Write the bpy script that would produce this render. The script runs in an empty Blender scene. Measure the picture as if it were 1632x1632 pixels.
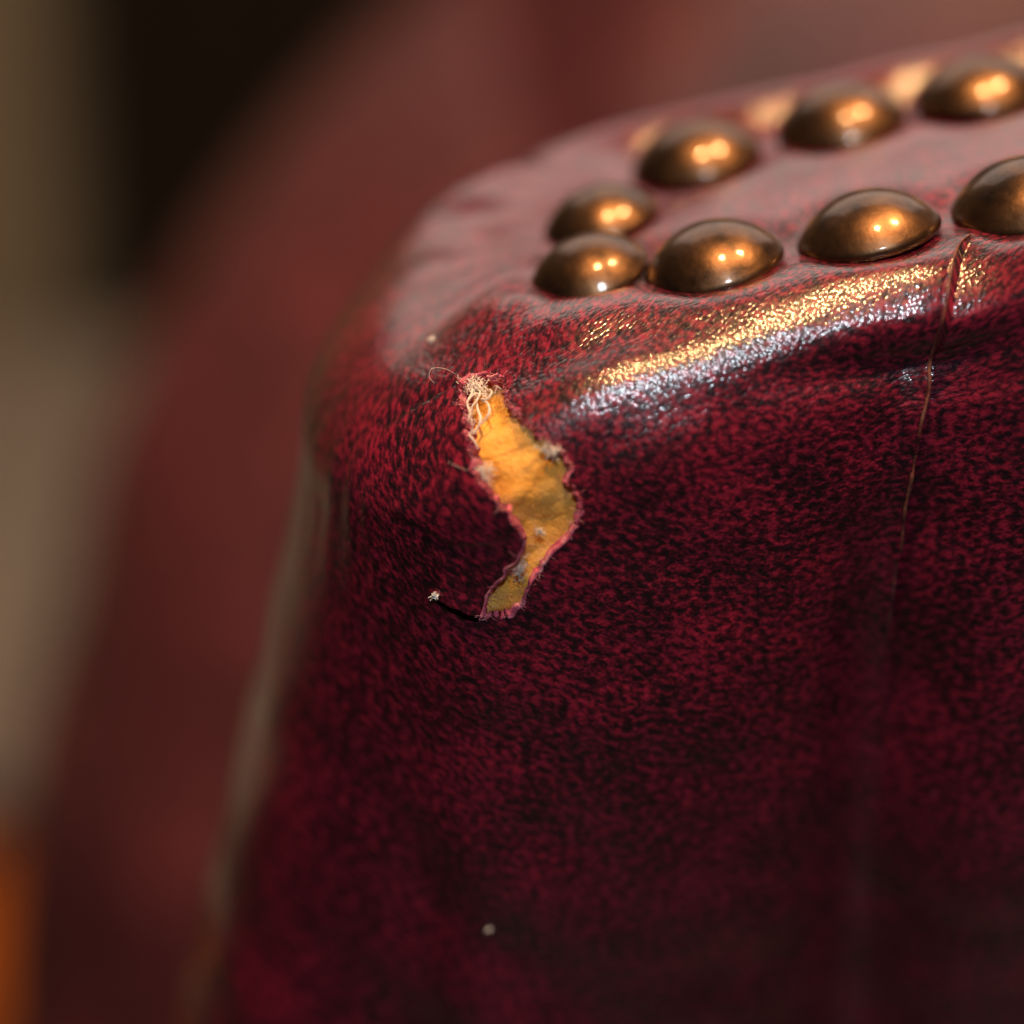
import math, random
import numpy as np
try:
    import bpy
    from mathutils import Vector, Matrix
except ImportError:          # geometry half can be read on its own
    bpy = None
MM = 0.001
random.seed(7)
RNG = np.random.default_rng(7)

# ------------------------------------------------------------------ camera, world, lights, exposure
PITCH = math.radians(22)
FWD = np.array([0, math.cos(PITCH), -math.sin(PITCH)])
CAM = -180.0 * FWD
if bpy:
    scene = bpy.context.scene
    COL = scene.collection
    cam_data = bpy.data.cameras.new('camera')
    cam = bpy.data.objects.new('camera', cam_data)
    COL.objects.link(cam)
    cam.location = Vector(CAM * MM)
    cam.rotation_euler = (math.radians(90) - PITCH, 0, 0)
    cam_data.sensor_width = 36
    cam_data.lens = 36 * 180 / 81.6
    cam_data.clip_start = 0.01
    cam_data.clip_end = 60
    cam_data.dof.use_dof = True
    cam_data.dof.focus_distance = 0.1775
    cam_data.dof.aperture_fstop = cam_data.lens / 12.5
    scene.camera = cam

    world = bpy.data.worlds.new('World')
    scene.world = world
    world.use_nodes = True
    bg = world.node_tree.nodes['Background']
    bg.inputs[0].default_value = (.95, 0.88, 0.90, 1)
    bg.inputs[1].default_value = 0.024

    def aim(o, target=(0, 0, 0)):
        d = Vector(target) - o.location
        o.rotation_euler = d.to_track_quat('-Z', 'Y').to_euler()

    def bulb(name, direction, dist, power, radius, color):
        l = bpy.data.lights.new(name, 'POINT')
        l.energy = power
        l.shadow_soft_size = radius
        l.color = color
        o = bpy.data.objects.new(name, l)
        COL.objects.link(o)
        o.location = Vector(direction).normalized() * dist
        return o

    def soft(name, direction, dist, power, sx, sy, color):
        l = bpy.data.lights.new(name, 'AREA')
        l.shape = 'RECTANGLE'
        l.size, l.size_y = sx, sy
        l.energy = power
        l.color = color
        o = bpy.data.objects.new(name, l)
        COL.objects.link(o)
        o.location = Vector(direction).normalized() * dist
        aim(o)
        return o
    bulb('ceiling_bulb', (.29, -.02, .95), 1.7, 128, .045, (1, .56, .23))
    bulb('ceiling_bulb.001', (-.05, -.20, .98), 1.7, 108, .045, (1, .56, .23))
    soft('window_light', (.04, -.69, .71), 1.6, 11, .12, .10, (.80, .90, 1.0))
    soft('added_bounce_fill', (.05, .74, .67), 1.55, 8, 1.8, 1.0, (1, .80, .69))  # added unseen area lamp, stands in for bounce and gives the panel its sheen

    vs = scene.view_settings
    vs.view_transform = 'Standard'
    vs.look = 'None'
    vs.exposure = 0
    vs.gamma = 1
    vs.use_curve_mapping = False
    scene.render.engine = 'CYCLES'
    scene.cycles.use_denoising = True
    scene.cycles.max_bounces = 6
    scene.cycles.sample_clamp_indirect = 4

# ------------------------------------------------------------------ numeric helpers (millimetres)
def sstep(a, b, x):
    t = np.clip((x - a) / (b - a), 0, 1)
    return t * t * (3 - 2 * t)

def _hash(i, j, k, seed):
    n = (i * 374761393 + j * 668265263 + k * 2147483647 + seed * 974711) & 0xFFFFFFFF
    n = ((n ^ (n >> 13)) * 1274126177) & 0xFFFFFFFF
    return ((n ^ (n >> 16)) & 0xFFFF) / 32767.5 - 1

def vnoise(P, scale, seed=0):
    q = np.asarray(P, float) / scale
    i = np.floor(q).astype(np.int64)
    f = q - i
    f = f * f * f * (f * (f * 6 - 15) + 10)
    r = 0
    for a in (0, 1):
        for b in (0, 1):
            for c in (0, 1):
                w = (f[..., 0] if a else 1 - f[..., 0]) * (f[..., 1] if b else 1 - f[..., 1]) * (f[..., 2] if c else 1 - f[..., 2])
                r = r + w * _hash(i[..., 0] + a, i[..., 1] + b, i[..., 2] + c, seed)
    return r

def fbm(P, scale, octs=3, seed=0):
    return sum(vnoise(P, scale / 2 ** k, seed + k) / 2 ** k for k in range(octs))

def inside(px, py, poly):
    r = np.zeros(px.shape, bool)
    n = len(poly)
    for i in range(n):
        x0, y0 = poly[i]
        x1, y1 = poly[(i + 1) % n]
        c = ((y0 > py) != (y1 > py)) & (px < (x1 - x0) * (py - y0) / (y1 - y0 + 1e-12) + x0)
        r ^= c
    return r

def nearest_on(poly, px, py, closed=True):
    """distance, nearest point, signed side and fraction along a polyline"""
    best = np.full(px.shape, 1e9)
    nx = np.zeros(px.shape); ny = np.zeros(px.shape)
    side = np.zeros(px.shape); frac = np.zeros(px.shape)
    poly = np.asarray(poly, float)
    n = len(poly) if closed else len(poly) - 1
    seg = np.linalg.norm(np.roll(poly, -1, 0) - poly, axis=1)[:n]
    acc = np.concatenate([[0], np.cumsum(seg)])
    for i in range(n):
        a = poly[i]; b = poly[(i + 1) % len(poly)]
        d = b - a
        t = np.clip(((px - a[0]) * d[0] + (py - a[1]) * d[1]) / (d @ d + 1e-12), 0, 1)
        cx = a[0] + t * d[0]; cy = a[1] + t * d[1]
        D = np.hypot(px - cx, py - cy)
        m = D < best
        best = np.where(m, D, best)
        nx = np.where(m, cx, nx); ny = np.where(m, cy, ny)
        side = np.where(m, d[0] * (py - a[1]) - d[1] * (px - a[0]), side)
        frac = np.where(m, (acc[i] + t * seg[i]) / acc[-1], frac)
    return best, nx, ny, side, frac

# nails: centre x, y on the sloping top, head diameter
NAILS = [(41.3, 11, 12.0), (28.8, 11, 11.9), (16.4, 11, 11.5), (6.3, 14, 10.3), (7.6, 24.8, 10.4),
         (16.6, 34, 11.9), (29.7, 36, 11.9), (42.2, 36, 12.0), (54.2, 11, 11.8), (54.6, 36, 11.0)]
def zp(x, y):
    return 20.65 + .203 * (x - 28.8) + .122 * (y - 11)
PN = np.array([-.203, -.122, 1.0]); PN /= np.linalg.norm(PN)

# tear outline and its left (lifted) lip in surface millimetres (column, row) -- measured on the arm
TEAR = [(99.2, 13.26), (98.87, 12.66), (97.67, 12.18), (95.75, 12.51), (93.52, 13.86), (91.52, 15.46), (88.83, 17.51), (87.3, 18.78), (85.94, 19.95), (84.67, 20.89), (83.77, 22.14), (83.98, 22.78), (83.22, 23.68), (82.38, 24.87), (82.58, 26.1), (83.34, 27.45), (84.4, 28.3), (85.37, 29.21), (85.95, 30.11), (86.92, 31.48), (87.21, 32.66), (87.9, 33.25), (88.79, 33.3), (89.7, 32.94), (90.85, 33.18), (92.13, 32.67), (93.95, 31.38), (94.52, 31.03), (93.66, 30.98), (91.86, 32.04), (90.58, 32.56), (90.42, 32.04), (90.15, 30.88), (89.32, 29.62), (88.58, 28.71), (87.76, 28.18), (87.42, 27.22), (87.08, 26.36), (87.72, 25.02), (88.64, 23.78), (89.84, 22.51), (90.99, 21.4), (91.94, 20.38), (92.27, 19.52), (93.62, 17.93), (95.5, 16.11), (97.52, 14.65)]
LIP = [(97.67, 12.18), (99.2, 13.26), (97.52, 14.65), (95.5, 16.11), (93.62, 17.93), (92.27, 19.52), (91.94, 20.38), (90.99, 21.4), (89.84, 22.51), (88.64, 23.78), (87.72, 25.02), (87.08, 26.36), (87.42, 27.22), (87.76, 28.18), (88.58, 28.71), (89.32, 29.62), (90.15, 30.88), (90.42, 32.04), (90.58, 32.56), (91.86, 32.04), (93.66, 30.98), (95.08, 30.42)]

def cross_section(knots, step=.27):
    """profile of the roll from the nail line out and over to the wall, as (outward 0..1, height 1..0, arc)"""
    L = np.linspace(0, 25.6, 4000)
    ph = np.radians(np.interp(L, [0, 6.2, 7.6, 13.6, 17.4, 20.0, 25.6], knots))
    dl = L[1] - L[0]
    h = np.concatenate([[0], np.cumsum(np.cos(ph[1:]) * dl)]); dz = np.concatenate([[0], np.cumsum(np.sin(ph[1:]) * dl)])
    s = np.linspace(0, L[-1], int(L[-1] / step) + 1)
    return np.interp(s, L, h / h[-1]), 1 - np.interp(s, L, dz / dz[-1]), s, h[-1], dz[-1]

FRONT = -6.3          # y of the front wall
X0 = -1.0             # where the rounded end begins
def arm_grid():
    # plan curves: mid line M, nail line I, wall line E
    def bez(a, k, b, n):
        t = np.linspace(0, 1, n + 1)[1:, None]
        return (1 - t) ** 2 * np.array(a) + 2 * t * (1 - t) * np.array(k) + t * t * np.array(b)
    xf = np.concatenate([np.arange(88, 44, -.8), np.arange(44, X0 + .01, -.26)])
    f = (xf - X0) / (88 - X0)
    an = np.radians(np.concatenate([np.linspace(-90, -172, 93)[1:], np.linspace(-172, -205, 81)[1:], np.linspace(-205, -270, 51)[1:]]))
    end = np.stack([X0 + 17.3 * np.cos(an), (48 + FRONT) / 2 + (48 - FRONT) / 2 * np.sin(an)], 1)
    xb = np.arange(X0 + 1, 89, 1.3)
    fb = np.clip((xb - X0) / (88 - X0), 0, 1)
    E = np.concatenate([np.stack([xf, FRONT + 0 * xf], 1), end, np.stack([xb, 48 + 0 * xb], 1)])
    I = np.concatenate([np.stack([16 + 72 * f, 12 + 0 * xf], 1), np.stack([16 + 12 * np.cos(an), 24 + 12 * np.sin(an)], 1), np.stack([16 + 72 * fb, 36 + 0 * xb], 1)])
    M = np.concatenate([np.stack([18 + 70 * f, 24 + 0 * xf], 1), np.stack([18 + 2 * np.cos(an), 24 + 0 * an], 1), np.stack([18 + 70 * fb, 24 + 0 * xb], 1)])
    us = np.concatenate([[0], np.cumsum(np.linalg.norm(np.diff(E, axis=0), axis=1))])
    hx1, v1, sl, a0, H0 = cross_section([0, 1, 4, 13, 52, 68, 90])
    hx2, v2, _, _, _ = cross_section([0, 9, 13, 36, 53, 66, 90])
    wr = sstep(6, -10, E[:, 0])[:, None]
    hx = hx1[None, :] * (1 - wr) + hx2[None, :] * wr
    v = v1[None, :] * (1 - wr) + v2[None, :] * wr
    hw = np.concatenate([np.arange(.27, 34, .3), np.arange(34, 80, .6)])
    cols = []
    # panel rows
    pr = np.linspace(0, 1, 22)[:-1]
    XY = [M[:, None, :] + (I - M)[:, None, :] * pr[None, :, None]]
    Zs = [zp(XY[0][..., 0], XY[0][..., 1])]
    tt = [-(1 - pr) * 12]
    # roll rows
    endw = sstep(20, -8, E[:, 0])                      # 1 on the rounded end
    H = H0 + 1.0 * endw
    xy = I[:, None, :] + (E - I)[:, None, :] * hx[:, :, None]
    XY.append(xy)
    Zs.append(zp(xy[..., 0], xy[..., 1]) - H[:, None] * (1 - v))
    tt.append(sl)
    # wall rows
    tang = np.gradient(E, axis=0); tang /= np.linalg.norm(tang, axis=1)[:, None]
    inward = np.stack([tang[:, 1], -tang[:, 0]], 1)    # towards the core
    core = np.array([30, 24.])
    flip = np.sign(((core - E) * inward).sum(1)); flip[flip == 0] = 1
    inward *= flip[:, None]
    wl = sstep(-8, -18, E[:, 0])
    flare = .228 * (hw - 2 * (1 - np.exp(-hw / 2)))
    under = .0018 * hw ** 2
    under = np.where(hw > 70, .0018 * 4900 + .252 * (hw - 70), under)
    xy = E[:, None, :] + inward[:, None, :] * (under[None, :] * (1 - wl)[:, None])[..., None]
    xy = xy.copy()
    xy[..., 0] -= flare[None, :] * (wl * (.9 + .25 * sstep(10, 38, E[:, 1])))[:, None]
    XY.append(xy)
    z0 = Zs[1][:, -1]
    Zs.append(z0[:, None] - hw[None, :])
    tt.append(sl[-1] + hw)
    XY = np.concatenate(XY, 1); Z = np.concatenate(Zs, 1); tt = np.concatenate(tt)
    P = np.concatenate([XY, Z[..., None]], 2)
    return P, us, tt, len(pr), sl[-1]

def grid_normals(P):
    du = np.gradient(P, axis=0); dv = np.gradient(P, axis=1)
    n = np.cross(du, dv)
    l = np.linalg.norm(n, axis=2, keepdims=True)
    n = n / np.maximum(l, 1e-9)
    return n

def displaced_arm():
    P, us, tt, npan, tl = arm_grid()
    N = grid_normals(P)
    N[:, :npan] = PN
    # all normals outwards
    ref = N[:, npan + 30, 2]
    if np.median(ref) < 0:
        N[:, npan:] *= -1
    S, T = np.meshgrid(us, tt, indexing='ij')
    x, y, z = P[..., 0], P[..., 1], P[..., 2]
    d = np.zeros_like(x)
    top = sstep(tl - 2, tl - 9, T)
    # broad unevenness of stuffed leather
    wall = sstep(4, 12, T)
    d += .5 * fbm(P, 17, 2, 3) * (.3 + .7 * wall) * sstep(44, 30, y) * (1 - .8 * sstep(-7, -15, x))
    d += .13 * fbm(P, 5.5, 2, 11) * (.25 + .75 * wall) * sstep(40, 28, y) * (1 - .8 * sstep(-7, -15, x))
    # slanting soft creases low on the left wall
    lowl = sstep(tl + 6, tl + 30, T) * sstep(20, -6, x)
    d += .22 * lowl * np.sin((z * .8 + x * .55 + 5.5 * vnoise(P, 14, 5)) * .45)
    # puffed roll in front of the two leftmost front nails
    d += 1.2 * np.exp(-((x - 4) / 7.5) ** 2) * np.exp(-((T - 7.6) / 3.2) ** 2) * (y < 20)
    d += .15 * np.exp(-((x - 22) / 5) ** 2) * np.exp(-((T - 7.2) / 2.4) ** 2) * (y < 20)
    # back edge roll
    d += (1.5 + .03 * np.clip(x, 0, 60)) * np.exp(-((T - 11) / 5.5) ** 2) * sstep(30, 38, y)
    # nails press the leather in
    for nx, ny, dia in NAILS:
        r = np.hypot((x - nx), (y - ny))
        d += (-1.15 * np.exp(-(r / (dia * np.where(y < ny, .56, .64))) ** 4) + .15 * np.exp(-((r - dia * .66) / 1.5) ** 2)) * top
    # gathers running out from the end nails
    ang = np.arctan2(y - 22, x - 12)
    win = np.exp(-((T - 7.0) / 4.2) ** 2) * sstep(9, -2, x)
    d += win * (.5 * np.sin(ang * 8.0 + 1.5 + 1.2 * vnoise(P, 9, 8)) + .12 * np.sin(ang * 19 + 2 * vnoise(P, 6, 9)))
    d += -.9 * np.exp(-((x + 3) / 4.5) ** 2) * np.exp(-((y - 21) / 7) ** 2) * top
    # short wrinkles low on the rounded end
    win2 = np.exp(-((T - tl) / 7) ** 2) * sstep(2, -9, x)
    d += .06 * win2 * np.sin(S * 1.7 + 2.5 * vnoise(P, 5, 21))
    # pleat on the right: left leaf laps over the right leaf, deeper and wider further down
    e = seam_s(T) - S
    fr = (y < 20) * 1.0
    prof = sstep(5.0, 11.0, T)
    depth = 1.3 * prof * sstep(-38, 2, z)
    d += fr * np.where(e < 0, .35 * np.exp(e / 1.4) * depth, -depth * np.exp(-np.maximum(e, 0) / 25))
    d += -fr * 2.6 * prof * sstep(10, -18, z) * np.exp(-((e + 1.5) / 5.0) ** 2)
    d += fr * 2.0 * prof * np.exp(-((e - 11) / 7) ** 2)
    d += fr * .5 * prof * np.exp(-((e + 12) / 9) ** 2)
    # the front bellies out left of the pleat
    bel = -.0075 * np.clip(x + 1, 0, 18) ** 2 - .27 * np.clip(x - 17, 0, 13)
    d += fr * sstep(9, 20, T) * np.where(e < 0, bel, -5.9 * np.exp(-np.maximum(e, 0) / 40))
    # lifted lip of the tear
    if LIP:
        D, _, _, side, fc = nearest_on(LIP, S, T, closed=False)
        w = np.sin(np.clip(fc, 0, 1) * math.pi) ** .6
        w *= .6 + .4 * np.exp(-((fc - .62) / .22) ** 2)
        lft = side * LIP_SIGN > 0
        w = w * (1 - .5 * sstep(.60, .76, fc) * sstep(.9, .82, fc))
        near = ~lft & (D < np.where(fc > .8, .3, .9)) & (S > 80.9) & (S < 100.7)
        flat = P + N * d[..., None]
        d = d + np.where(lft, 1.25 * w * np.exp(-(D / 4.2) ** 1.3), np.where(near, 1.25 * w, 0))
    else:
        flat = P + N * d[..., None]
    Q = P + N * d[..., None]
    return P, Q, N, us, tt, npan, tl, flat

LIP_SIGN = -1
LINT_GLINT = [(94.21, 30.51), (90.17, 62.47), (107.63, 11.39)]
CHART_S = np.array([108.374, -0.0188735, -0.0179279, 5.56316e-07, 3.89934e-06, 6.83771e-06])
CHART_T = np.array([11.2382, -0.00280085, 0.0131588, 3.77715e-06, 1.09608e-06, 1.15524e-07])
SEAM = [(4.0, 59.160000000000004), (8.3, 59.46), (12.06, 58.6), (15.38, 57.78), (22.94, 55.71), (33.77, 56.6), (42.66, 56.85), (61.78, 56.63), (88.56, 54.77)]   # (row, column)
def seam_s(t):
    return np.interp(t, [a for a, _ in SEAM], [b for _, b in SEAM])

def project(P):
    R = np.array([1., 0, 0]); U = np.array([0, math.sin(PITCH), math.cos(PITCH)])
    v = np.asarray(P) - CAM
    dep = v @ FWD
    return 816 + (v @ R) / dep * 180 / .05, 816 - (v @ U) / dep * 180 / .05, dep
#GEOM_END

# ------------------------------------------------------------------ material helpers
def new_mat(name):
    m = bpy.data.materials.new(name)
    m.use_nodes = True
    nt = m.node_tree
    return m, nt, nt.nodes['Principled BSDF']

def nd(nt, typ, **kw):
    n = nt.nodes.new(typ)
    for k, v in kw.items():
        if k in n.inputs:
            n.inputs[k].default_value = v
        else:
            setattr(n, k, v)
    return n

def ramp(nt, stops, interp='LINEAR'):
    r = nt.nodes.new('ShaderNodeValToRGB')
    cr = r.color_ramp
    cr.interpolation = interp
    while len(cr.elements) < len(stops):
        cr.elements.new(.5)
    for e, (p, c) in zip(cr.elements, stops):
        e.position = p
        e.color = (*c, 1) if len(c) == 3 else c
    return r

def leather_material():
    m, nt, b = new_mat('mottled_crimson_leather')
    L = nt.links.new
    uv = nd(nt, 'ShaderNodeUVMap', uv_map='grain')
    mp = nd(nt, 'ShaderNodeMapping'); mp.inputs['Scale'].default_value = (.82, 1.15, 1)
    L(uv.outputs[0], mp.inputs[0])
    n1 = nd(nt, 'ShaderNodeTexNoise', Scale=1.65, Detail=4.0, Roughness=.6, Distortion=.3)
    L(mp.outputs[0], n1.inputs['Vector'])
    n2 = nd(nt, 'ShaderNodeTexNoise', Scale=.16, Detail=3.0, Roughness=.6)
    L(uv.outputs[0], n2.inputs['Vector'])
    mx = nd(nt, 'ShaderNodeMath', operation='MULTIPLY_ADD')
    L(n2.outputs[0], mx.inputs[0]); mx.inputs[1].default_value = .26; L(n1.outputs[0], mx.inputs[2])
    r = ramp(nt, [(.53, (.011, .0035, .007)), (.635, (.066, .004, .014)), (.75, (.22, .009, .031))])
    L(mx.outputs[0], r.inputs[0])
    # sparse scuffed pin-point specks
    uvs = nd(nt, 'ShaderNodeUVMap', uv_map='surface')
    vs_ = nd(nt, 'ShaderNodeTexVoronoi', feature='F1', Scale=.16, Randomness=1.0)
    L(uvs.outputs[0], vs_.inputs['Vector'])
    rs = ramp(nt, [(.010, (.55,) * 3), (.022, (0,) * 3)])
    L(vs_.outputs['Distance'], rs.inputs[0])
    ms = nd(nt, 'ShaderNodeMix', data_type='RGBA')
    L(rs.outputs[0], ms.inputs[0]); L(r.outputs[0], ms.inputs[6]); ms.inputs[7].default_value = (.42, .30, .29, 1)
    L(ms.outputs[2], b.inputs['Base Color'])
    # pebble grain
    uv2 = nd(nt, 'ShaderNodeUVMap', uv_map='surface')
    vo = nd(nt, 'ShaderNodeTexVoronoi', feature='F1', Scale=3.1, Randomness=1.0)
    L(uv2.outputs[0], vo.inputs['Vector'])
    n3 = nd(nt, 'ShaderNodeTexNoise', Scale=1.3, Detail=2.0)
    L(uv2.outputs[0], n3.inputs['Vector'])
    ad = nd(nt, 'ShaderNodeMath', operation='MULTIPLY_ADD')
    L(n3.outputs[0], ad.inputs[0]); ad.inputs[1].default_value = .5
    sq = nd(nt, 'ShaderNodeMath', operation='POWER'); sq.inputs[1].default_value = 2.0
    L(vo.outputs['Distance'], sq.inputs[0]); L(sq.outputs[0], ad.inputs[2])
    bp = nd(nt, 'ShaderNodeBump', Strength=1.0, Distance=3.3e-5, invert=True)
    L(ad.outputs[0], bp.inputs['Height'])
    L(bp.outputs[0], b.inputs['Normal'])
    rr = ramp(nt, [(.3, (.26,) * 3), (.75, (.40,) * 3)])
    L(n1.outputs[0], rr.inputs[0]); L(rr.outputs[0], b.inputs['Roughness'])
    b.inputs['Specular IOR Level'].default_value = .45
    b.inputs['Coat Weight'].default_value = 1.0
    b.inputs['Coat Roughness'].default_value = .09
    L(bp.outputs[0], b.inputs['Coat Normal'])
    return m

def plain_material(name, stops, rough, scale, bump=0.0, bump_scale=None, metallic=0.0, spec=.5, detail=4, coord='Object'):
    m, nt, b = new_mat(name)
    L = nt.links.new
    tc = nd(nt, 'ShaderNodeTexCoord')
    n = nd(nt, 'ShaderNodeTexNoise', Scale=scale, Detail=float(detail), Roughness=.6)
    L(tc.outputs[coord], n.inputs['Vector'])
    r = ramp(nt, stops)
    L(n.outputs[0], r.inputs[0]); L(r.outputs[0], b.inputs['Base Color'])
    b.inputs['Roughness'].default_value = rough
    b.inputs['Metallic'].default_value = metallic
    b.inputs['Specular IOR Level'].default_value = spec
    if bump:
        n2 = nd(nt, 'ShaderNodeTexNoise', Scale=bump_scale or scale * 3, Detail=4.0, Roughness=.65)
        L(tc.outputs[coord], n2.inputs['Vector'])
        bp = nd(nt, 'ShaderNodeBump', Strength=1.0, Distance=bump)
        L(n2.outputs[0], bp.inputs['Height']); L(bp.outputs[0], b.inputs['Normal'])
    return m

def mesh_obj(name, V, F, mat, parent=None, smooth=True, scale=MM):
    me = bpy.data.meshes.new(name)
    me.from_pydata([tuple(map(float, v)) for v in np.asarray(V) * scale], [], [tuple(map(int, f)) for f in F])
    me.materials.append(mat)
    if smooth:
        me.polygons.foreach_set('use_smooth', [True] * len(me.polygons))
    me.update()
    o = bpy.data.objects.new(name, me)
    COL.objects.link(o)
    if parent:
        o.parent = parent
    return o

def tube(points, radii, sides=6):
    """vertices and faces of a tapered tube along points (mm)"""
    pts = np.asarray(points, float)
    n = len(pts)
    tan = np.gradient(pts, axis=0)
    tan /= np.linalg.norm(tan, axis=1)[:, None] + 1e-9
    ref = np.array([.31, .77, .55])
    V, F = [], []
    for i in range(n):
        a = np.cross(tan[i], ref); a /= np.linalg.norm(a) + 1e-9
        b = np.cross(tan[i], a)
        for k in range(sides):
            q = 2 * math.pi * k / sides
            V.append(pts[i] + radii[i] * (math.cos(q) * a + math.sin(q) * b))
    for i in range(n - 1):
        for k in range(sides):
            k2 = (k + 1) % sides
            F.append((i * sides + k, i * sides + k2, (i + 1) * sides + k2, (i + 1) * sides + k))
    F.append(tuple(range(sides))[::-1]); F.append(tuple((n - 1) * sides + k for k in range(sides)))
    return V, F

def smooth_path(ctrl, n):
    c = np.asarray(ctrl, float)
    c = np.concatenate([[2 * c[0] - c[1]], c, [2 * c[-1] - c[-2]]])
    out = []
    m = len(c) - 3
    for t in np.linspace(0, m - 1e-6, n):
        i = int(t); f = t - i
        p0, p1, p2, p3 = c[i:i + 4]
        out.append(.5 * ((2 * p1) + (-p0 + p2) * f + (2 * p0 - 5 * p1 + 4 * p2 - p3) * f * f + (-p0 + 3 * p1 - 3 * p2 + p3) * f ** 3))
    return np.array(out)

# ------------------------------------------------------------------ the setting
def setting():
    wall_m = plain_material('olive_plaster', [(.3, (.115, .10, .075)), (.7, (.15, .132, .10))], .8, 6, .002, 60)
    rug_m = plain_material('grey_rug_wool', [(.3, (.165, .155, .15)), (.7, (.215, .20, .195))], .95, 40, .003, 400)
    wood_m = plain_material('dark_stained_floor', [(.3, (.006, .004, .003)), (.7, (.011, .007, .005))], .6, 5, .0005, 40)
    mat_m = plain_material('orange_wool', [(.3, (.30, .072, .002)), (.7, (.38, .10, .004))], .9, 40, .002, 400, spec=.2)
    cur_m = plain_material('black_brown_cloth', [(.3, (.006, .004, .003)), (.7, (.011, .007, .005))], .9, 30, .001, 200, spec=.2)
    # wall: thick slab with a skirting
    def slab(name, lo, hi, mat, parent=None):
        x0, y0, z0 = lo; x1, y1, z1 = hi
        V = [(x0, y0, z0), (x1, y0, z0), (x1, y1, z0), (x0, y1, z0), (x0, y0, z1), (x1, y0, z1), (x1, y1, z1), (x0, y1, z1)]
        F = [(0, 3, 2, 1), (4, 5, 6, 7), (0, 1, 5, 4), (1, 2, 6, 5), (2, 3, 7, 6), (3, 0, 4, 7)]
        return mesh_obj(name, V, F, mat, parent, smooth=False)
    fl = slab('floor', (-2500, -1200, -540), (2500, 1700, -500), wood_m)
    fl['kind'] = 'structure'
    wl = slab('wall', (-2500, 1640, -499), (2500, 1740, 1100), wall_m)
    wl['kind'] = 'structure'
    # two rugs with soft rounded edges
    def rug(x0, x1, y0, y1, mat, label):
        V, F = [], []
        prof = [(0, 0), (0, 6), (4, 10), (12, 12), (80, 12.5)]
        for off, h in prof:
            V += [(x0 + off, y0 + off, -499 + h), (x1 - off, y0 + off, -499 + h), (x1 - off, y1 - off, -499 + h), (x0 + off, y1 - off, -499 + h)]
        for k in range(len(prof) - 1):
            for i in range(4):
                F.append((k * 4 + i, k * 4 + (i + 1) % 4, k * 4 + 4 + (i + 1) % 4, k * 4 + 4 + i))
        F.append(tuple((len(prof) - 1) * 4 + i for i in range(4)))
        o = mesh_obj('rug', V, F, mat, smooth=False)
        o['label'] = label
        o['category'] = 'rug'
    rug(-2000, 1500, 845, 1600, rug_m, 'grey rug lying out of focus at the far left')
    rug(-275, -208, 560, 785, mat_m, 'orange rug, a blurred patch in the lower left corner')
    # dark curtain hanging in front of the wall
    xs = np.linspace(-335, 700, 240)
    zs = np.linspace(-470, 1080, 24)
    V, F = [], []
    for z in zs:
        for x in xs:
            a = (x + 335) / 78 * 2 * math.pi
            amp = 20 * (1 - .35 * (z + 470) / 1550)
            V.append((x + 7 * math.sin(a * 2), 1560 + amp * math.sin(a + .35 * math.sin(z / 300)) + 5 * math.sin(a * .37), z))
    nx = len(xs)
    for j in range(len(zs) - 1):
        for i in range(nx - 1):
            F.append((j * nx + i, j * nx + i + 1, (j + 1) * nx + i + 1, (j + 1) * nx + i))
    c = mesh_obj('curtain', V, F, cur_m)
    md = c.modifiers.new('thickness', 'SOLIDIFY'); md.thickness = .003
    c['label'] = 'dark brown, almost black hanging cloth behind the chair, out of focus'
    c['category'] = 'curtain'

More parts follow.
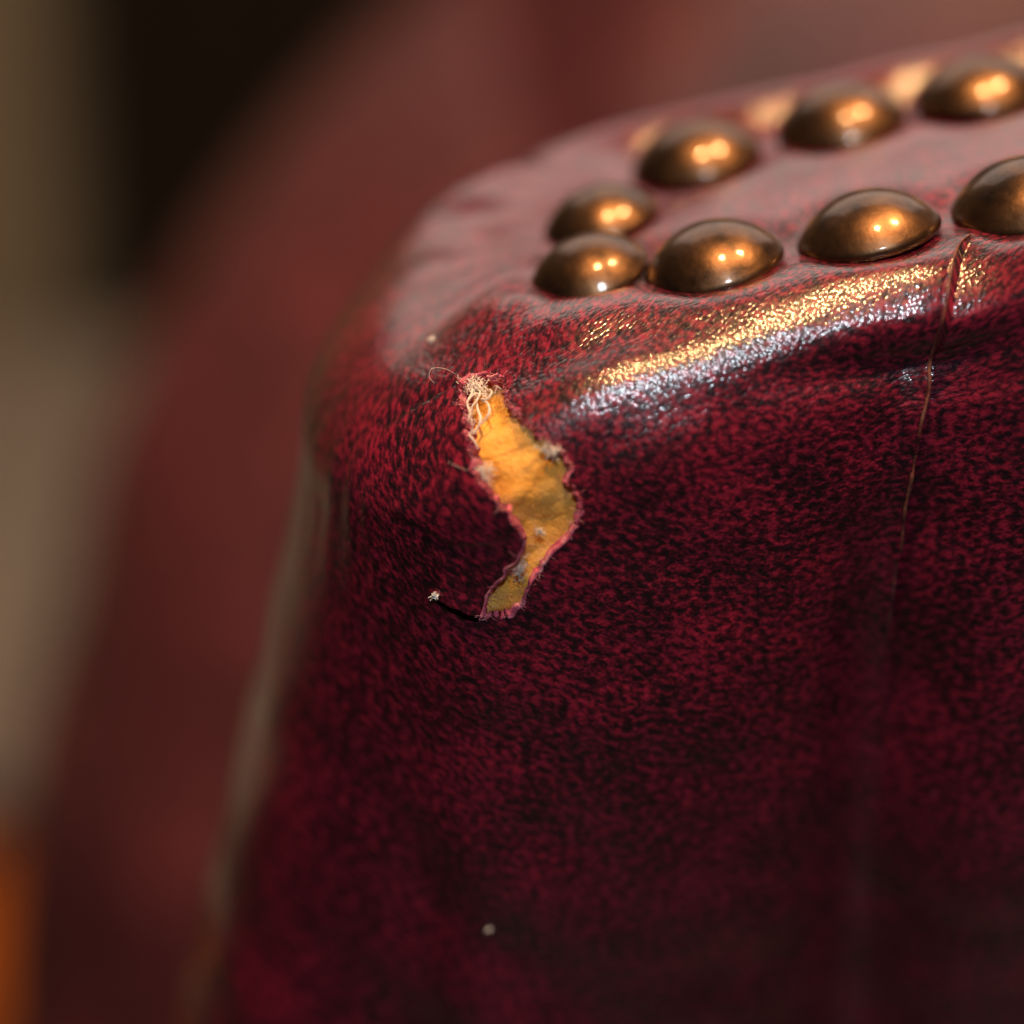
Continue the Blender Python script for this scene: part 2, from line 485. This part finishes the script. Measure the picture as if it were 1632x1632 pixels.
# ------------------------------------------------------------------ the armchair
def armchair():
    root = bpy.data.objects.new('armchair', None)
    root.empty_display_size = .05
    root.location = (0.03, .2, -.5)
    COL.objects.link(root)
    root['label'] = 'worn crimson and black mottled leather armchair with bronze nails and a torn arm'
    root['category'] = 'armchair'
    INV = -np.array(root.location) / MM

    def part(name, V, F, mat, parent=None, **kw):
        return mesh_obj(name, np.asarray(V) + INV, F, mat, parent or root, **kw)

    leather = leather_material()
    P, Q, N0, us, tt, npan, tl, QF = displaced_arm()
    N = grid_normals(QF)
    N[:, :npan] = PN
    if np.median(N[:, npan + 30, 2]) < 0:
        N[:, npan:] *= -1
    ns, ntt = len(us), len(tt)

    def surf(s, t, h=0.0, G=None):
        G = Q if G is None else G
        i = min(max(np.interp(s, us, np.arange(ns)), 0), ns - 1.001); j = min(max(np.interp(t, tt, np.arange(ntt)), 0), ntt - 1.001)
        a, b = int(i), int(j); f, g = i - a, j - b
        def bl(A):
            return A[a, b] * (1 - f) * (1 - g) + A[a + 1, b] * f * (1 - g) + A[a, b + 1] * (1 - f) * g + A[a + 1, b + 1] * f * g
        return bl(G) + bl(N) * h

    # ragged tear outline
    base = np.array(TEAR)
    poly = []
    for i in range(len(base)):
        a, b = base[i], base[(i + 1) % len(base)]
        L = np.linalg.norm(b - a)
        k = max(1, int(L / .28))
        nrm = np.array([-(b - a)[1], (b - a)[0]]) / (L + 1e-9)
        for j in range(k):
            p = a + (b - a) * j / k
            w = .13 if len(base) * .5 < i < len(base) * .69 else .24
            poly.append(p + nrm * w * (vnoise(np.array([p[0], p[1], 0.]), .55, 31) + .6 * vnoise(np.array([p[0], p[1], 3.]), .25, 32)))
    poly = np.array(poly)

    S, T = np.meshgrid(us, tt, indexing='ij')
    Sc = (S[:-1, :-1] + S[1:, 1:]) / 2; Tc = (T[:-1, :-1] + T[1:, 1:]) / 2
    hole = np.zeros(Sc.shape, bool)
    bb = (Sc > 80.9) & (Sc < 100.7) & (Tc > 10.2) & (Tc < 35.3)
    hole[bb] = inside(Sc[bb], Tc[bb], poly)
    # boundary grid vertices: touch both kept and removed faces
    touchH = np.zeros(S.shape, bool); touchK = np.zeros(S.shape, bool)
    for a in (0, 1):
        for b in (0, 1):
            v = (slice(a, ns - 1 + a), slice(b, ntt - 1 + b))
            touchH[v] |= hole; touchK[v] |= ~hole
    bd = touchH & touchK
    _, nx_, ny_, _, _ = nearest_on(poly, S[bd], T[bd])
    QQ = Q.copy()
    # keep vertices on the surface while moving them onto the outline
    QQ[bd] = np.array([surf(a, b) for a, b in zip(nx_, ny_)])
    S2, T2 = S.copy(), T.copy(); S2[bd] = nx_; T2[bd] = ny_
    ids = np.arange(ns * ntt).reshape(ns, ntt)
    quads = np.stack([ids[:-1, :-1], ids[1:, :-1], ids[1:, 1:], ids[:-1, 1:]], -1)
    keep = quads[~hole]
    usedv = np.unique(keep)
    remap = -np.ones(ns * ntt, int); remap[usedv] = np.arange(len(usedv))
    V = QQ.reshape(-1, 3)[usedv]
    F = remap[keep]
    # outward winding
    v0, v1, v2 = V[F[:, 0]], V[F[:, 1]], V[F[:, 2]]
    fn = np.cross(v1 - v0, v2 - v0)
    mid = len(F) // 2
    if (fn * N.reshape(-1, 3)[usedv][F[:, 0]]).sum() < 0:
        F = F[:, ::-1]
    cover = part('leather_cover', V, F, leather)
    cover['label'] = 'crimson and black mottled glossy leather stretched over the arm, torn open in front'
    me = cover.data
    # grain direction turns from level on the right to steep on the rounded end
    slope = np.interp(us, [0, 55, 62, 75, 85, 97, 115, 240], [-.10, -.05, .25, .45, .6, .75, .8, .6])
    shear = np.concatenate([[0], np.cumsum((slope[1:] + slope[:-1]) / 2 * np.diff(us))])
    su = S2.reshape(-1)[usedv]; tv = T2.reshape(-1)[usedv]
    gv = tv + np.interp(su, us, shear)
    li = np.zeros(len(me.loops), np.int32); me.loops.foreach_get('vertex_index', li)
    for nm, (a, b) in (('surface', (su, tv)), ('grain', (su, gv))):
        lay = me.uv_layers.new(name=nm)
        arr = np.stack([a[li], b[li]], 1).astype(np.float32).ravel()
        lay.data.foreach_set('uv', arr)

    # raw suede edge of the tear
    suede = plain_material('raw_pink_suede', [(.3, (.26, .03, .075)), (.5, (.50, .10, .17)), (.70, (.72, .34, .36))], .9, 900, .00012, 3500, spec=.15)
    fl = {}
    for f in F:
        for k in range(4):
            fl.setdefault((min(f[k], f[(k + 1) % 4]), max(f[k], f[(k + 1) % 4])), []).append(f)
    bset = set(remap[ids[bd]].tolist())
    s2v = S2.reshape(-1)[usedv]; t2v = T2.reshape(-1)[usedv]
    slit = (s2v > TEAR[31][0] + .2) & (t2v > TEAR[32][1])
    bedges = [e for e, fs in fl.items() if len(fs) == 1 and e[0] in bset and e[1] in bset and not (slit[e[0]] or slit[e[1]])]
    Nv = N.reshape(-1, 3)[usedv]
    inn = {}
    for e in bedges:
        f = fl[e][0]
        cen = V[list(f)].mean(0); m_ = (V[e[0]] + V[e[1]]) / 2
        ed = V[e[1]] - V[e[0]]; ed /= np.linalg.norm(ed) + 1e-9
        d_ = m_ - cen; d_ -= ed * (d_ @ ed); nn = Nv[e[0]]; d_ -= nn * (d_ @ nn)
        d_ /= np.linalg.norm(d_) + 1e-9
        for k in e:
            inn[k] = inn.get(k, 0) + d_
    for _ in range(8):
        acc = {k: d_ / (np.linalg.norm(d_) + 1e-9) for k, d_ in inn.items()}
        inn = dict(acc)
        for e in bedges:
            inn[e[0]] = inn[e[0]] + .5 * acc[e[1]]; inn[e[1]] = inn[e[1]] + .5 * acc[e[0]]
    lv = [(0, .02), (.07, .06), (.18, .02), (.30, -.12), (.36, -.5), (.32, -1.2), (.2, -2.0)]
    EV, EF, idx = [], [], {}
    for k, d_ in inn.items():
        d_ = d_ / (np.linalg.norm(d_) + 1e-9)
        idx[k] = len(EV)
        wide = .85 + .55 * fbm(V[k], 2.2, 2, 41) + .22 * vnoise(V[k], .9, 44)
        for q, (a, h) in enumerate(lv):
            jit = 0 if q == 0 else .05 * vnoise(V[k] * 1.0 + q * 3.7, .8, 43)
            EV.append(V[k] + d_ * max(a * wide + jit, 0) + Nv[k] * (h + (jit if q else 0)))
    nl = len(lv)
    for e in bedges:
        a, b = idx[e[0]], idx[e[1]]
        for q in range(nl - 1):
            EF.append((a + q, b + q, b + q + 1, a + q + 1))
    edge = part('frayed_edge', EV, EF, suede, cover)
    edge['label'] = 'pink raw suede edge of the torn leather'

    # padding in the tear
    foam_m, nt, b = new_mat('ochre_padding')
    L = nt.links.new
    tc = nd(nt, 'ShaderNodeTexCoord')
    n1 = nd(nt, 'ShaderNodeTexNoise', Scale=260.0, Detail=5.0, Roughness=.65, Distortion=.5)
    L(tc.outputs['Object'], n1.inputs['Vector'])
    r = ramp(nt, [(.28, (.60, .24, .035)), (.44, (.78, .37, .065)), (.68, (.84, .47, .13))])
    L(n1.outputs[0], r.inputs[0]); L(r.outputs[0], b.inputs['Base Color'])
    n2 = nd(nt, 'ShaderNodeTexNoise', Scale=2600.0, Detail=3.0, Roughness=.7)
    L(tc.outputs['Object'], n2.inputs['Vector'])
    bp = nd(nt, 'ShaderNodeBump', Strength=.9, Distance=.0002)
    L(n2.outputs[0], bp.inputs['Height']); L(bp.outputs[0], b.inputs['Normal'])
    b.inputs['Roughness'].default_value = .9
    b.inputs['Specular IOR Level'].default_value = .2
    b.inputs['Subsurface Weight'].default_value = .3
    b.inputs['Subsurface Radius'].default_value = (.0012, .0006, .0002)
    b.inputs['Subsurface Scale'].default_value = 1.0
    fs_ = np.arange(80.6, 101.4, .16); ft = np.arange(10.6, 35.3, .16)
    FV = []
    tb = max(t for _, t in TEAR)
    Pb = P
    FA, FB = np.meshgrid(fs_, ft, indexing='ij')
    tuck = np.where(inside(FA, FB, poly), 0, sstep(.3, 1.3, nearest_on(poly, FA, FB)[0])) * 2.4
    for ia, a in enumerate(fs_):
        for ic, c in enumerate(ft):
            h = -1.05 + .5 * fbm(np.array([a, c, 1.]), 4.6, 3, 51) - .12 * np.exp(-abs(vnoise(np.array([a * .8, c * 1.2, 5.]), 4.2, 52)) * 12)
            h -= 1.6 * sstep(TEAR[31][0] + .1, TEAR[31][0] + .9, a) * sstep(tb - 4, tb - 3, c)
            h += .7 * sstep(tb - 15, tb - 2, c) - .6 * sstep(tb - 1, tb + .3, c)
            FV.append(surf(a, c, h - tuck[ia, ic], QF))
    na, nc = len(fs_), len(ft)
    FF = [(i * nc + j, i * nc + j + 1, (i + 1) * nc + j + 1, (i + 1) * nc + j) for i in range(na - 1) for j in range(nc - 1)]
    pad = part('padding', FV, FF, foam_m)
    pad['label'] = 'ochre yellow padding showing through the tear'

    # white threads and fuzz in the tear
    white = plain_material('pale_cotton_thread', [(.3, (.62, .52, .46)), (.7, (.82, .76, .72))], .7, 1500, spec=.3)
    def at(zx, zy):
        """tear chart (enlarged picture units) to surface millimetres"""
        q = np.array([1, zx, zy, zx * zx, zx * zy, zy * zy])
        return float(q @ CHART_S), float(q @ CHART_T)
    def thread(ctrl, rad, par=pad, name='thread', h=(-.1, .35, .4, .3, .1)):
        n = len(ctrl)
        hs = np.interp(np.linspace(0, 1, n), np.linspace(0, 1, len(h)), h)
        pts = smooth_path([surf(*at(a, c), hh, QF) for (a, c), hh in zip(ctrl, hs)], 22)
        V_, F_ = tube(pts, [rad * (1 - .35 * abs(i / 10.5 - 1)) for i in range(22)], 6)
        return part(name, V_, F_, white, par)
    thread([(400, 190), (430, 250), (412, 310), (430, 370), (400, 425)], .10)
    thread([(450, 285), (478, 345), (502, 400), (490, 440), (450, 485)], .11)
    thread([(480, 275), (530, 305), (552, 360), (530, 400), (498, 425)], .10)
    thread([(520, 200), (552, 240), (530, 280), (480, 270)], .10)
    thread([(475, 440), (440, 490), (468, 530), (482, 572)], .09)
    thread([(440, 210), (480, 240), (470, 290), (440, 330), (425, 380)], .09)
    thread([(500, 230), (455, 255), (420, 285), (395, 300)], .08)
    thread([(330, 180), (290, 195), (235, 225), (215, 260), (240, 275)], .016, edge, 'loose_fibre', (.6, 1.6, 2.2, 2.0, 1.7))
    thread([(450, 710), (410, 690), (370, 675)], .016, edge, 'loose_fibre', (.5, 1.5, 2.0))

    def tuft(centre, spread, n, length, rad, label, lift=.25, drift=(0, 0)):
        V_, F_ = [], []
        for k in range(n):
            x = centre[0] + RNG.normal(0, spread[0]); y = centre[1] + RNG.normal(0, spread[1])
            dx, dy = RNG.normal(drift[0], .6) * length, RNG.normal(drift[1], .6) * length
            pts = []
            for q in range(4):
                pts.append(surf(*at(x + dx * q / 3 + RNG.normal(0, 7), y + dy * q / 3 + RNG.normal(0, 7)), lift * math.sin(.3 + q * .8) + RNG.normal(0, .07), QF))
            v_, f_ = tube(smooth_path(pts, 9), [rad] * 9, 4)
            o_ = len(V_)
            V_ += v_; F_ += [tuple(i + o_ for i in f) for f in f_]
        o = part('fuzz', V_, F_, white, pad)
        o['kind'] = 'stuff'
        o['label'] = label
    tuft((440, 215), (40, 22), 110, 50, .030, 'white cotton fuzz at the top of the tear')
    tuft((425, 420), (14, 60), 60, 45, .026, 'white cotton fuzz along the left of the tear')
    tuft((485, 705), (24, 20), 90, 45, .026, 'pale tuft on the left lip of the tear', .5, (.2, .4))
    tuft((885, 605), (22, 12), 60, 35, .028, 'small white tuft on the right side of the tear', .3, (-.3, .2))
    tuft((685, 1285), (13, 28), 50, 30, .028, 'small white tuft low in the tear')
    tuft((780, 1070), (12, 8), 24, 25, .026, 'tiny pale tuft at the narrow part of the tear')
    # short matted fibres of the padding itself
    V_, F_ = [], []
    for q in range(900):
        i_, j_ = RNG.integers(2, na - 4), RNG.integers(2, nc - 4)
        p0 = np.array(FV[i_ * nc + j_])
        if not inside(np.array([fs_[i_]]), np.array([ft[j_]]), poly)[0]:
            continue
        nrm = surf(fs_[i_], ft[j_], 1.0, QF) - surf(fs_[i_], ft[j_], 0.0, QF)
        dr = RNG.normal(0, .28, 3) + nrm * RNG.uniform(.02, .16)
        pts = np.array([p0, p0 + dr * .5 + nrm * .06 + RNG.normal(0, .05, 3), p0 + dr])
        v_, f_ = tube(pts, [.018, .018, .01], 3)
        o_ = len(V_)
        V_ += v_; F_ += [tuple(i + o_ for i in f) for f in f_]
    ochref = plain_material('ochre_fibre', [(.3, (.62, .33, .07)), (.7, (.86, .62, .28))], .9, 1500, spec=.2)
    of = part('padding_fibres', V_, F_, ochref, pad)
    of['kind'] = 'stuff'
    # short pink fuzz all round the raw edge
    pinkf = plain_material('pink_fibre', [(.3, (.38, .07, .13)), (.7, (.66, .34, .38))], .9, 1500, spec=.2)
    V_, F_ = [], []
    ks = list(inn.keys())
    for q in range(420):
        k = ks[RNG.integers(len(ks))]
        d_ = inn[k] / (np.linalg.norm(inn[k]) + 1e-9)
        p0 = V[k] + d_ * RNG.uniform(0, .5)
        dr = d_ * RNG.normal(.1, .35) + Nv[k] * RNG.uniform(.1, .4) + RNG.normal(0, .18, 3)
        pts = np.array([p0, p0 + dr * .5 + RNG.normal(0, .05, 3), p0 + dr])
        v_, f_ = tube(pts, [.022, .02, .01], 3)
        o_ = len(V_)
        V_ += v_; F_ += [tuple(i + o_ for i in f) for f in f_]
    fz = part('edge_fuzz', V_, F_, pinkf, edge)
    fz['kind'] = 'stuff'

    # folded leather edge of the pleat
    fold_m = plain_material('worn_fold_leather', [(.35, (.05, .010, .012)), (.55, (.16, .05, .035)), (.75, (.26, .13, .085))], .4, 700, .00005, 3000)
    frontcols = np.where(us < 85)[0]
    pts = []
    for j in range(npan + 23, ntt):
        e = seam_s(tt[j]) - us[frontcols]
        i = int(np.argmin(np.abs(e - (-.12))))
        zz = Q[frontcols[i], j, 2]
        if zz < -12:
            break
        pts.append(Q[frontcols[i], j] + N[frontcols[i], j] * .02)
    pts = np.array(pts)
    ker = np.ones(9) / 9
    pad_ = np.concatenate([np.repeat(pts[:1], 4, 0), pts, np.repeat(pts[-1:], 4, 0)])
    pts = np.stack([np.convolve(pad_[:, k], ker, 'valid') for k in range(3)], 1)
    ln = np.linspace(0, 1, len(pts))
    V_, F_ = tube(pts, .14 * np.minimum(1, (1.02 - ln) * 3) * np.minimum(1, .35 + ln * 4) + .05 * np.array([vnoise(p, 1.2, 61) for p in pts]), 8)
    fe = part('pleat_edge', V_, F_, fold_m, cover)
    fe['label'] = 'worn lighter edge of the leather pleat'

    # bronze nail heads
    bronze, nt, b = new_mat('antique_bronze')
    L = nt.links.new
    tc = nd(nt, 'ShaderNodeTexCoord')
    oi = nd(nt, 'ShaderNodeObjectInfo')
    va = nd(nt, 'ShaderNodeVectorMath', operation='ADD')
    L(tc.outputs['Object'], va.inputs[0]); L(oi.outputs['Random'], va.inputs[1])
    n1 = nd(nt, 'ShaderNodeTexNoise', Scale=420.0, Detail=5.0, Roughness=.6)
    L(va.outputs[0], n1.inputs['Vector'])
    r = ramp(nt, [(.32, (.055, .034, .022)), (.5, (.12, .064, .034)), (.7, (.18, .10, .052))])
    L(n1.outputs[0], r.inputs[0]); L(r.outputs[0], b.inputs['Base Color'])
    b.inputs['Metallic'].default_value = 1
    b.inputs['Roughness'].default_value = .40
    b.inputs['Coat Weight'].default_value = .6
    b.inputs['Coat Roughness'].default_value = .10
    n2 = nd(nt, 'ShaderNodeTexNoise', Scale=900.0, Detail=4.0)
    L(va.outputs[0], n2.inputs['Vector'])
    bp = nd(nt, 'ShaderNodeBump', Strength=.7, Distance=.00006)
    L(n2.outputs[0], bp.inputs['Height']); L(bp.outputs[0], b.inputs['Normal'])
    bp2 = nd(nt, 'ShaderNodeBump', Strength=.35, Distance=.00004)
    L(n2.outputs[0], bp2.inputs['Height']); L(bp2.outputs[0], b.inputs['Coat Normal'])
    # unit nail: head radius 1, cap height .56, short turned-in skirt
    hc = .555; Rs = (1 + hc * hc) / (2 * hc); am = math.asin(1 / Rs)
    prof = [(Rs * math.sin(am * q / 14), Rs * math.cos(am * q / 14) - (Rs - hc)) for q in range(1, 14)]
    prof += [(.985, .03), (1.0, -.02), (.995, -.07), (.96, -.11), (.88, -.13), (.5, -.14)]
    seg = 48
    NV = [(0, 0, hc)]; NF = []
    for rr, zz in prof:
        for k in range(seg):
            q = 2 * math.pi * k / seg
            NV.append((rr * math.cos(q), rr * math.sin(q), zz))
    for k in range(seg):
        NF.append((0, 1 + k, 1 + (k + 1) % seg))
    for i in range(len(prof) - 1):
        for k in range(seg):
            a, c = 1 + i * seg + k, 1 + i * seg + (k + 1) % seg
            NF.append((a, a + seg, c + seg, c))
    nail_me = bpy.data.meshes.new('nail_head')
    nail_me.from_pydata([tuple(np.array(v) * .00575) for v in NV], [], NF)
    nail_me.materials.append(bronze)
    nail_me.polygons.foreach_set('use_smooth', [True] * len(nail_me.polygons))
    for k, (nx, ny, dia) in enumerate(NAILS):
        o = bpy.data.objects.new('nail_head', nail_me)
        COL.objects.link(o)
        o.parent = root
        tilt = Vector(PN) + Vector((RNG.normal(0, .04), RNG.normal(0, .04), 0))
        if k == 3: tilt += Vector((-.10, -.03, 0))
        if k == 4: tilt += Vector((-.14, .0, 0))
        o.rotation_mode = 'QUATERNION'
        o.rotation_quaternion = tilt.to_track_quat('Z', 'Y') @ Vector((0, 0, 1)).to_track_quat('Z', 'Y')
        o.location = Vector((np.array([nx, ny, zp(nx, ny) - (.25 if ny > 30 else .6)]) + INV) * MM)
        s_ = dia / 11.5
        o.scale = (s_ * RNG.uniform(.985, 1.015), s_ * RNG.uniform(.985, 1.015), s_)

    # rounded upholstered back of the chair, far out of focus
    back_m = plain_material('soft_crimson_leather', [(.35, (.035, .009, .012)), (.55, (.09, .018, .024)), (.75, (.135, .025, .033))], .5, 60, .0004, 500, spec=.5)
    outl = np.array([(-6, -23), (-22, -36), (-43, -54), (-68, -79), (-89, -105), (-104, -127), (-114, -150), (-122, -183), (-133, -215), (-142, -255), (-148, -293), (-150, -326), (-148, -360), (-134, -400), (-43, -436), (76, -436), (210, -388), (234, -215), (246, -60), (225, 60), (150, 105), (75, 100), (22, 45)], float)
    cl = np.concatenate([outl, outl[:1]])
    loop = smooth_path(cl, 180)[:-1]
    cen = np.array([60., -200.])
    BV, BF = [], []
    K = 22
    for k in range(K + 1):
        q = k / K * math.pi / 2
        f = math.cos(q) ** .55; dy = 130 * math.sin(q) ** .9
        for p in loop:
            w = cen + (p - cen) * max(f, .001)
            yy = 400 - dy + .25 * max(0, w[1] + 215)
            BV.append((w[0], yy + 5 * vnoise(np.array([w[0], yy, w[1]]), 60, 71), w[1]))
    n = len(loop)
    for k in range(K):
        for i in range(n):
            BF.append((k * n + i, k * n + (i + 1) % n, (k + 1) * n + (i + 1) % n, (k + 1) * n + i))
    # rear face
    o_ = len(BV)
    for p in loop:
        BV.append((p[0], 490 + .25 * max(0, p[1] + 215), p[1]))
    for i in range(n):
        BF.append((o_ + i, o_ + (i + 1) % n, (i + 1) % n, i))
    BF.append(tuple(o_ + i for i in range(n))[::-1])
    bk = part('backrest', BV, BF, back_m)
    bk['label'] = 'blurred rounded red leather bulk of the chair behind the arm'
    return root, surf, part

def specks(surf):
    lint_glint_m = plain_material('white_lint_glint', [(.3, (.60, .56, .55)), (.7, (.85, .82, .80))], .6, 1500)
    data = [(LINT_GLINT[0], .40, 40, 'white lint tuft at the lower left end of the tear'),
            (LINT_GLINT[1], .13, 6, 'faint grey lint speck low on the torn side of the arm'),
            (LINT_GLINT[2], .30, 30, 'glossy highlight modelled as a tiny pale speck on the leather above and left of the tear')]  # this one is a glossy highlight of the leather, built as pale fibres
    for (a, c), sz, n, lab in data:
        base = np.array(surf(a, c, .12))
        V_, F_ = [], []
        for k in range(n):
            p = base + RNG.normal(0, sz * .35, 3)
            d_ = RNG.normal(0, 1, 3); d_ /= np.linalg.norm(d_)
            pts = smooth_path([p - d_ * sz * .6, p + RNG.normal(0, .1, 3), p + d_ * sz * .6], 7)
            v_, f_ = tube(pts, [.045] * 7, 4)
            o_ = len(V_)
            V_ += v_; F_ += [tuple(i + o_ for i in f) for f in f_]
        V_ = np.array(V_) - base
        o = mesh_obj('lint_glint_speck', V_, F_, lint_glint_m)
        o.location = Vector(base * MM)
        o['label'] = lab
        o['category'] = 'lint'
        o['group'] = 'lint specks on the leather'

if bpy:
    setting()
    chair, surf_fn, part_fn = armchair()
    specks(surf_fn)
